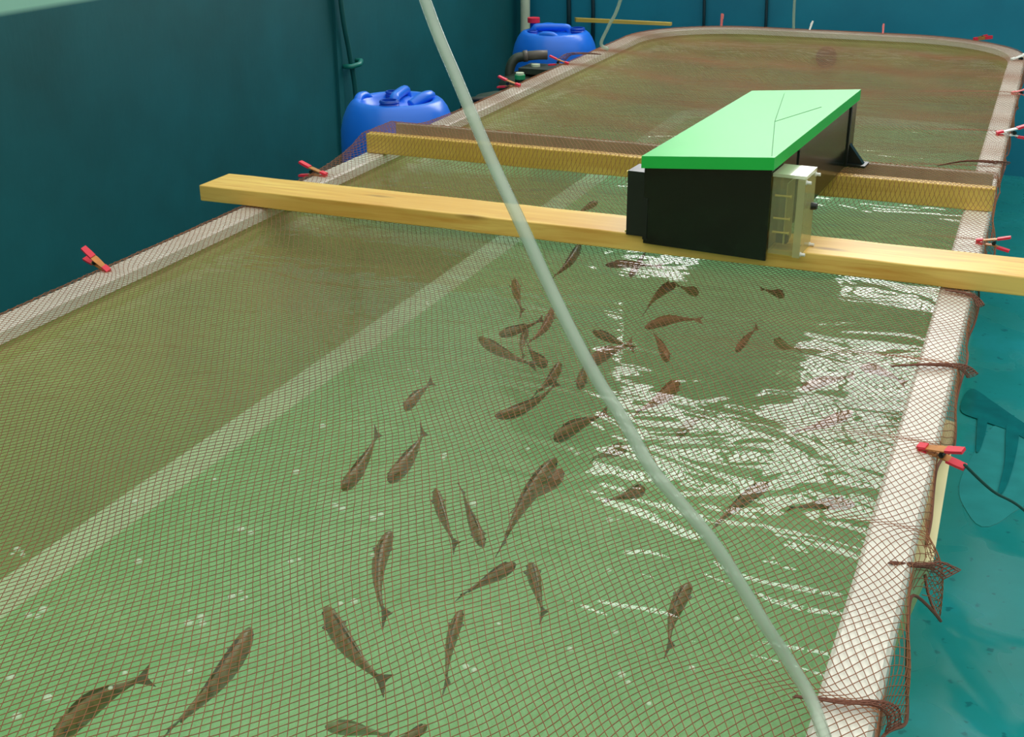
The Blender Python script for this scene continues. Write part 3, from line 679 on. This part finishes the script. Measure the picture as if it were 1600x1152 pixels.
# ================================================================ POND FILTERS between drums
def filter_unit():
    g = empty('pond_filter', (-2.34, 5.86, 0)); tag(g, 'black pressure filter with bent pipe and domed lid in front of the far blue drum', 'filter')
    bm = bmesh.new(); lathe(bm, [(0, 0), (.13, 0), (.14, .02), (.14, .62), (.15, .64), (.15, .68), (.12, .715), (.06, .735), (0, .74)], 32); bmobj('canister', bm, M['black_olive'], g, smooth=True)
    bm = bmesh.new(); bbox(bm, -.02, .15, -.09, .08, .738, .765); bmobj('control_head', bm, M['black_olive'], g, bevel=.012)
    bm = bmesh.new(); cyl(bm, (.04, -.01, .764), .022, .012, 20); bmobj('pressure_button', bm, M['pipe_white'], g, bevel=.002)
    bm = bmesh.new(); tube(bm, smoothpath([(-.085, -.04, .66), (-.09, -.03, .745), (-.068, -.01, .795), (-.02, .015, .806)], 6), .024, 16); bmobj('bent_pipe', bm, M['black_olive'], g, smooth=True)
    bm = bmesh.new(); tube(bm, [(-.035, .010, .806), (.03, .04, .812), (.075, .06, .812)], .023, 16); tube(bm, [(-.035, .010, .806), (-.015, .02, .808)], .028, 16); bmobj('pipe_sleeve', bm, mat('grey brown sleeve', srgb(92, 84, 78), .5), g, smooth=True)
filter_unit()
def filter_low():
    g = empty('pond_filter', (-2.32, 5.44, 0)); tag(g, 'low black filter tub with sloping lid and green capped valve beside the left rim', 'filter')
    bm = bmesh.new(); lathe(bm, [(0, 0), (.15, 0), (.155, .02), (.165, .60), (.175, .615), (.175, .635), (.15, .655), (.11, .69), (.05, .705), (0, .708)], 36); bmobj('tub', bm, M['black_olive'], g, smooth=True)
    bm = bmesh.new(); lathe(bm, [(.178, .60), (.186, .60), (.186, .632), (.178, .632)], 36); bmobj('lid_ring', bm, M['black_matte'], g)
    bm = bmesh.new(); cyl(bm, (.05, .13, .66), .024, .09, 18); v = bmobj('valve', bm, M['black_matte'], g)
    bm = bmesh.new(); cyl(bm, (.05, .13, .75), .025, .02, 18); bmobj('valve_cap', bm, mat('green cap', srgb(40, 150, 100), .4), v, bevel=.002)
    bm = bmesh.new(); cyl(bm, (.05, .13, .77), .020, .010, 18); bmobj('valve_top', bm, M['pipe_white'], v, bevel=.002)
    bm = bmesh.new(); tube(bm, smoothpath([(-.15, -.12, .55), (-.10, -.17, .68), (0, -.15, .70), (.06, -.1, .69)], 6), .014, 10); bmobj('hose_stub', bm, M['black_matte'], g, smooth=True)
filter_low()

# ================================================================ HOSES, PIPES, STICK
bm = bmesh.new()
pts = [(-1.45, 2.3, 3.0), (-1.2, 2.0, 2.3), (-.94, 1.745, 1.80), (-0.806, 1.628, 1.593), (-0.727, 1.559, 1.499), (-0.649, 1.492, 1.411), (-0.584, 1.432, 1.35), (-0.534, 1.4, 1.286), (-0.484, 1.37, 1.225), (-0.446, 1.353, 1.18), (-0.411, 1.339, 1.144), (-0.367, 1.322, 1.092), (-0.328, 1.316, 1.056), (-0.276, 1.309, 1.006), (-0.211, 1.302, 0.919), (-0.178, 1.304, 0.872), (-.145, 1.290, .834), (-.118, 1.238, .822), (-.085, 1.17, .818), (-.02, 1.08, .78), (.05, 1.0, .5), (.08, .95, .012)]
P = smoothpath(pts, 6)
tube(bm, P, .0084, 16, cap=False)
hose = bmobj('clear_hose', bm, M['hose'], smooth=True); tag(hose, 'thick clear hose curving across the foreground down over the right rim', 'hose')
bm = bmesh.new(); tube(bm, P, .0056, 12, cap=False); bmobj('hose_bore', bm, m_glassy('hose bore', (.94, .97, .94), .14, .2, srgb(200, 212, 196)), hose, smooth=True)
bm = bmesh.new(); tube(bm, smoothpath([(-1.72, 6.3, 2.6), (-1.86, 6.26, 1.6), (-1.985, 6.22, 1.07), (-2.04, 6.2, .93), (-2.075, 6.185, .84), (-2.04, 6.2, .812)], 6), .009, 12)
tag(bmobj('air_hose', bm, M['hose'], smooth=True), 'thin clear air hose leaning into the tank beside the far blue drum', 'hose')
bm = bmesh.new(); tube(bm, smoothpath([(-1.33, 7.25, 2.6), (-1.315, 7.25, 1.6), (-1.31, 7.25, 1.0), (-1.302, 7.25, .815)], 6), .008, 12)
tag(bmobj('air_hose', bm, M['hose'], smooth=True), 'thin clear air hose hanging straight down to the far rim in the middle', 'hose')
bm = bmesh.new(); cyl(bm, (-3.02, 7.50, 0), .030, 3.0, 20); tag(bmobj('water_pipe', bm, M['pipe_white'], smooth=False), 'cream vertical pipe in the far left wall corner behind the blue drum', 'pipe')
# conduit with clamp on the left wall
cd = empty('wall_conduit', (WX+.02, 5.35, 0)); tag(cd, 'teal painted conduit with a bracket running up the left wall', 'conduit')
bm = bmesh.new(); tube(bm, smoothpath([(.02, .04, .0), (.02, .04, .62), (.02, .0, .85), (.02, -.06, 1.15), (.02, -.11, 2.0), (.02, -.11, 2.9)], 6), .012, 12); bmobj('conduit_tube', bm, M['pipe_teal'], cd, smooth=True)
bm = bmesh.new(); tube(bm, [(.0, -.03, .80), (.04, -.02, .80), (.055, .03, .805), (.03, .09, .81), (.0, .09, .81)], .012, 10); bmobj('clamp', bm, mat('teal clamp', srgb(24, 120, 110), .4), cd, smooth=True)
bm = bmesh.new(); bbox(bm, -.02, -.004, -.075, -.03, .0, 2.9); bmobj('backing_strip', bm, M['wall_left'], cd)
for x, r, lab in ((-2.79, .014, 'left dark cable running down the far wall above the blue drum'), (-2.63, .012, 'right dark cable running down the far wall above the blue drum'), (-1.925, .009, 'faint thin dark cable on the far wall left of the pink clip'), (-1.55, .009, 'dark cable ending at the far rim right of the pink clip')):
    bm = bmesh.new(); tube(bm, [(x-.01, WY-.015, 2.1), (x, WY-.015, 1.2), (x+.015, WY-.016, .82), (x+.02, WY-.018, .5)], r, 10); tag(bmobj('wall_cable', bm, M['pipe_dark'], smooth=True), lab, 'cable')
bm = bmesh.new(); hexa(bm, [(-2.62, 7.30, .79), (-2.60, 7.27, .79), (-2.00, 7.21, .803), (-2.00, 7.24, .803), (-2.62, 7.30, .812), (-2.60, 7.27, .812), (-2.00, 7.21, .82), (-2.00, 7.24, .82)])
tag(bmobj('wooden_stick', bm, M['wood_far'], bevel=.003), 'thin wooden stick laid from the far left corner onto the tank rim', 'stick')
# white wall bracket the stick rests on
# string from the red clip to the floor
bm = bmesh.new(); tube(bm, smoothpath([(-.020, 2.075, .803), (.033, 2.20, .70), (.097, 2.34, .60), (.22, 2.62, .36), (.38, 2.95, .08), (.45, 3.1, .006), (.9, 3.3, .006)], 8), .0028, 6)
tag(bmobj('string', bm, M['string'], smooth=True), 'dark green string running from the large red clip down to the wet floor', 'string')

# puddle film on the floor; dark streaks paint the roof's reflection in it
def film(name, outline, mtl, z=.002):
    Q = [Vector((x, y, 0)) for x, y in outline]
    if len(Q) < 20:
        n = len(Q); outline = [tuple((smoothpath([Q[i-1], Q[i], Q[(i+1) % n], Q[(i+2) % n]], 5)[5+k])[:2]) for i in range(n) for k in range(5)]
    bm = bmesh.new(); c = [bm.verts.new((x, y, z)) for x, y in outline]; b = [bm.verts.new((x, y, z-.0015)) for x, y in outline]
    bm.faces.new(c); bm.faces.new(b[::-1]); n = len(c)
    for i in range(n): bm.faces.new((c[i], c[(i+1) % n], b[(i+1) % n], b[i]))
    return bmobj(name, bm, mtl)
def blob(cx, cy, rx, ry, rot, seed, n=40, k=.2):
    r = random.Random(seed); ph = [r.uniform(0, 6) for _ in range(4)]; P = []
    for i in range(n):
        a = 2*PI*i/n; q = 1+k*(math.sin(2*a+ph[0])*.5+math.sin(3*a+ph[1])*.4+math.sin(5*a+ph[2])*.25)
        x, y = rx*q*math.cos(a), ry*q*math.sin(a); P.append((cx+x*math.cos(rot)-y*math.sin(rot), cy+x*math.sin(rot)+y*math.cos(rot)))
    return P
pd = film('floor_puddle', blob(.10, 3.78, .12, .42, -.15, 4), M['puddle'])
tag(pd, 'shiny grey puddle on the teal floor right of the large red clip', 'puddle')
film('reflection_streak', [(-.06, 4.36), (.02, 4.27), (.10, 4.16), (.20, 4.03), (.32, 3.84), (.30, 3.80), (.17, 3.96), (.08, 4.05), (-.01, 4.10), (-.08, 4.16)], M['dark_reflection'], .0042).parent = pd
film('reflection_streak', [(-.02, 4.14), (.01, 4.11), (.005, 3.90), (-.008, 3.84), (-.015, 3.95)], M['dark_reflection'], .0062).parent = pd
film('reflection_streak', [(.072, 4.08), (.11, 4.04), (.105, 3.80), (.088, 3.62), (.070, 3.58), (.078, 3.8)], M['dark_reflection'], .0082).parent = pd

# ================================================================ CLIPS
def bar(bm, pts, w, t):
    P = [Vector(p) for p in pts]; R = []
    for i, p in enumerate(P):
        q = (P[min(i+1, len(P)-1)]-P[max(i-1, 0)]).normalized(); nrm = Vector((-q.z, 0, q.x)); ww = w[i] if isinstance(w, list) else w
        R.append([bm.verts.new(p+Vector((0, s*ww/2, 0))+nrm*t*u/2) for s, u in ((-1, -1), (1, -1), (1, 1), (-1, 1))])
    for a, b in zip(R, R[1:]):
        for k in range(4): bm.faces.new((a[k], a[(k+1) % 4], b[(k+1) % 4], b[k]))
    bm.faces.new(R[0][::-1]); bm.faces.new(R[-1])
def make_clip(arm, tip):
    c = empty('spring_clip')
    for s in (1, -1):
        bm = bmesh.new(); bar(bm, [(-.006, 0, s*.0035), (.012, 0, s*.006), (.034, 0, s*.010 if s > 0 else s*.006), (.052, 0, s*.012)], [.013, .014, .017, .015], .0028)
        a = bmobj('arm', bm, arm, c)
        bm = bmesh.new(); bar(bm, [(-.012, 0, s*.0034), (.006, 0, s*.0062)], .0145, .006); bmobj('jaw_tip', bm, tip, a, bevel=.0015)
        bm = bmesh.new(); bar(bm, [(.044, 0, s*.0115), (.060, 0, s*.0155), (.078, 0, s*.020)], [.016, .0165, .015], .0062); bmobj('handle_grip', bm, tip, a, bevel=.0018)
    bm = bmesh.new(); cyl(bm, (.036, -.008, 0), .0055, .016, 14, axis='y'); cyl(bm, (.036, -.0105, 0), .003, .021, 10, axis='y')
    bmobj('spring', bm, M['black_matte'], c)
    return c
def copy_tree(o, parent=None):
    c = o.copy(); COL.objects.link(c)
    if parent: c.parent = parent
    for ch in list(o.children): copy_tree(ch, c)
    return c
protos = {'red': make_clip(M['orange'], M['red']), 'white': make_clip(M['white_clip'], M['white_clip']), 'whitered': make_clip(M['white_clip'], M['red']), 'pink': make_clip(M['pink'], M['pink'])}
used = set()
# (kind, x, y, z, heading deg of the handles, pitch deg of the handles, scale, roll deg, label)
CL = [('red', -.090, 2.108, .806, -22, 4, .95, 18, 'large red and orange spring clip gripping the right rim, string tied to its handle'),
 ('red', -.078, 3.44, .806, -4, 2, .95, 0, 'red spring clip on the right rim just behind the bare beam'),
 ('whitered', -.095, 4.86, .806, 22, 4, 1.3, 0, 'large white spring clip with red tip on the right rim beyond the net-covered beam'),
 ('pink', -.083, 5.71, .806, 30, 2, .9, 0, 'small pink clip on the far right rim between the white clips'),
 ('white', -.12, 6.62, .806, 45, 4, 1.2, 0, 'white spring clip at the far right rounded corner of the tank'),
 ('red', -.335, 7.27, .806, 40, 6, 1.1, 90, 'thin looking red clip on the far rim near the right corner'),
 ('pink', -.825, 7.325, .806, 100, 60, .62, 0, 'pink clip standing up on the far rim right of the middle'),
 ('white', -1.225, 7.325, .806, 80, 50, .62, 30, 'white clip standing up on the far rim beside the hanging air hose'),
 ('pink', -1.73, 7.325, .806, 95, 75, .8, 0, 'tall pink clip standing up on the far rim left of the hanging air hose'),
 ('red', -2.10, 5.74, .806, 185, 8, 1.1, 0, 'red clip on the left rim beside the black filters, nearest the far drum'),
 ('red', -2.10, 5.12, .806, 175, 6, 1.2, 0, 'red clip on the left rim between the near blue drum and the filters'),
 ('red', -2.085, 3.43, .806, 175, 6, 1.15, 0, 'red clip on the left rim between the two wooden beams'),
 ('red', -2.10, 2.385, .806, 172, 24, 1.0, -20, 'red and orange clip on the left rim in front of the bare beam')]
for kind, x, y, z, hd, pt, sc, roll, lab in CL:
    c = protos[kind]
    if kind in used: c = copy_tree(c)
    used.add(kind)
    c.location = (x, y, z); c.rotation_euler = Euler((math.radians(roll), -math.radians(pt), math.radians(hd)), 'XYZ'); c.scale = (sc,)*3
    tag(c, lab, 'clip', 'spring clips holding the net to the rim')
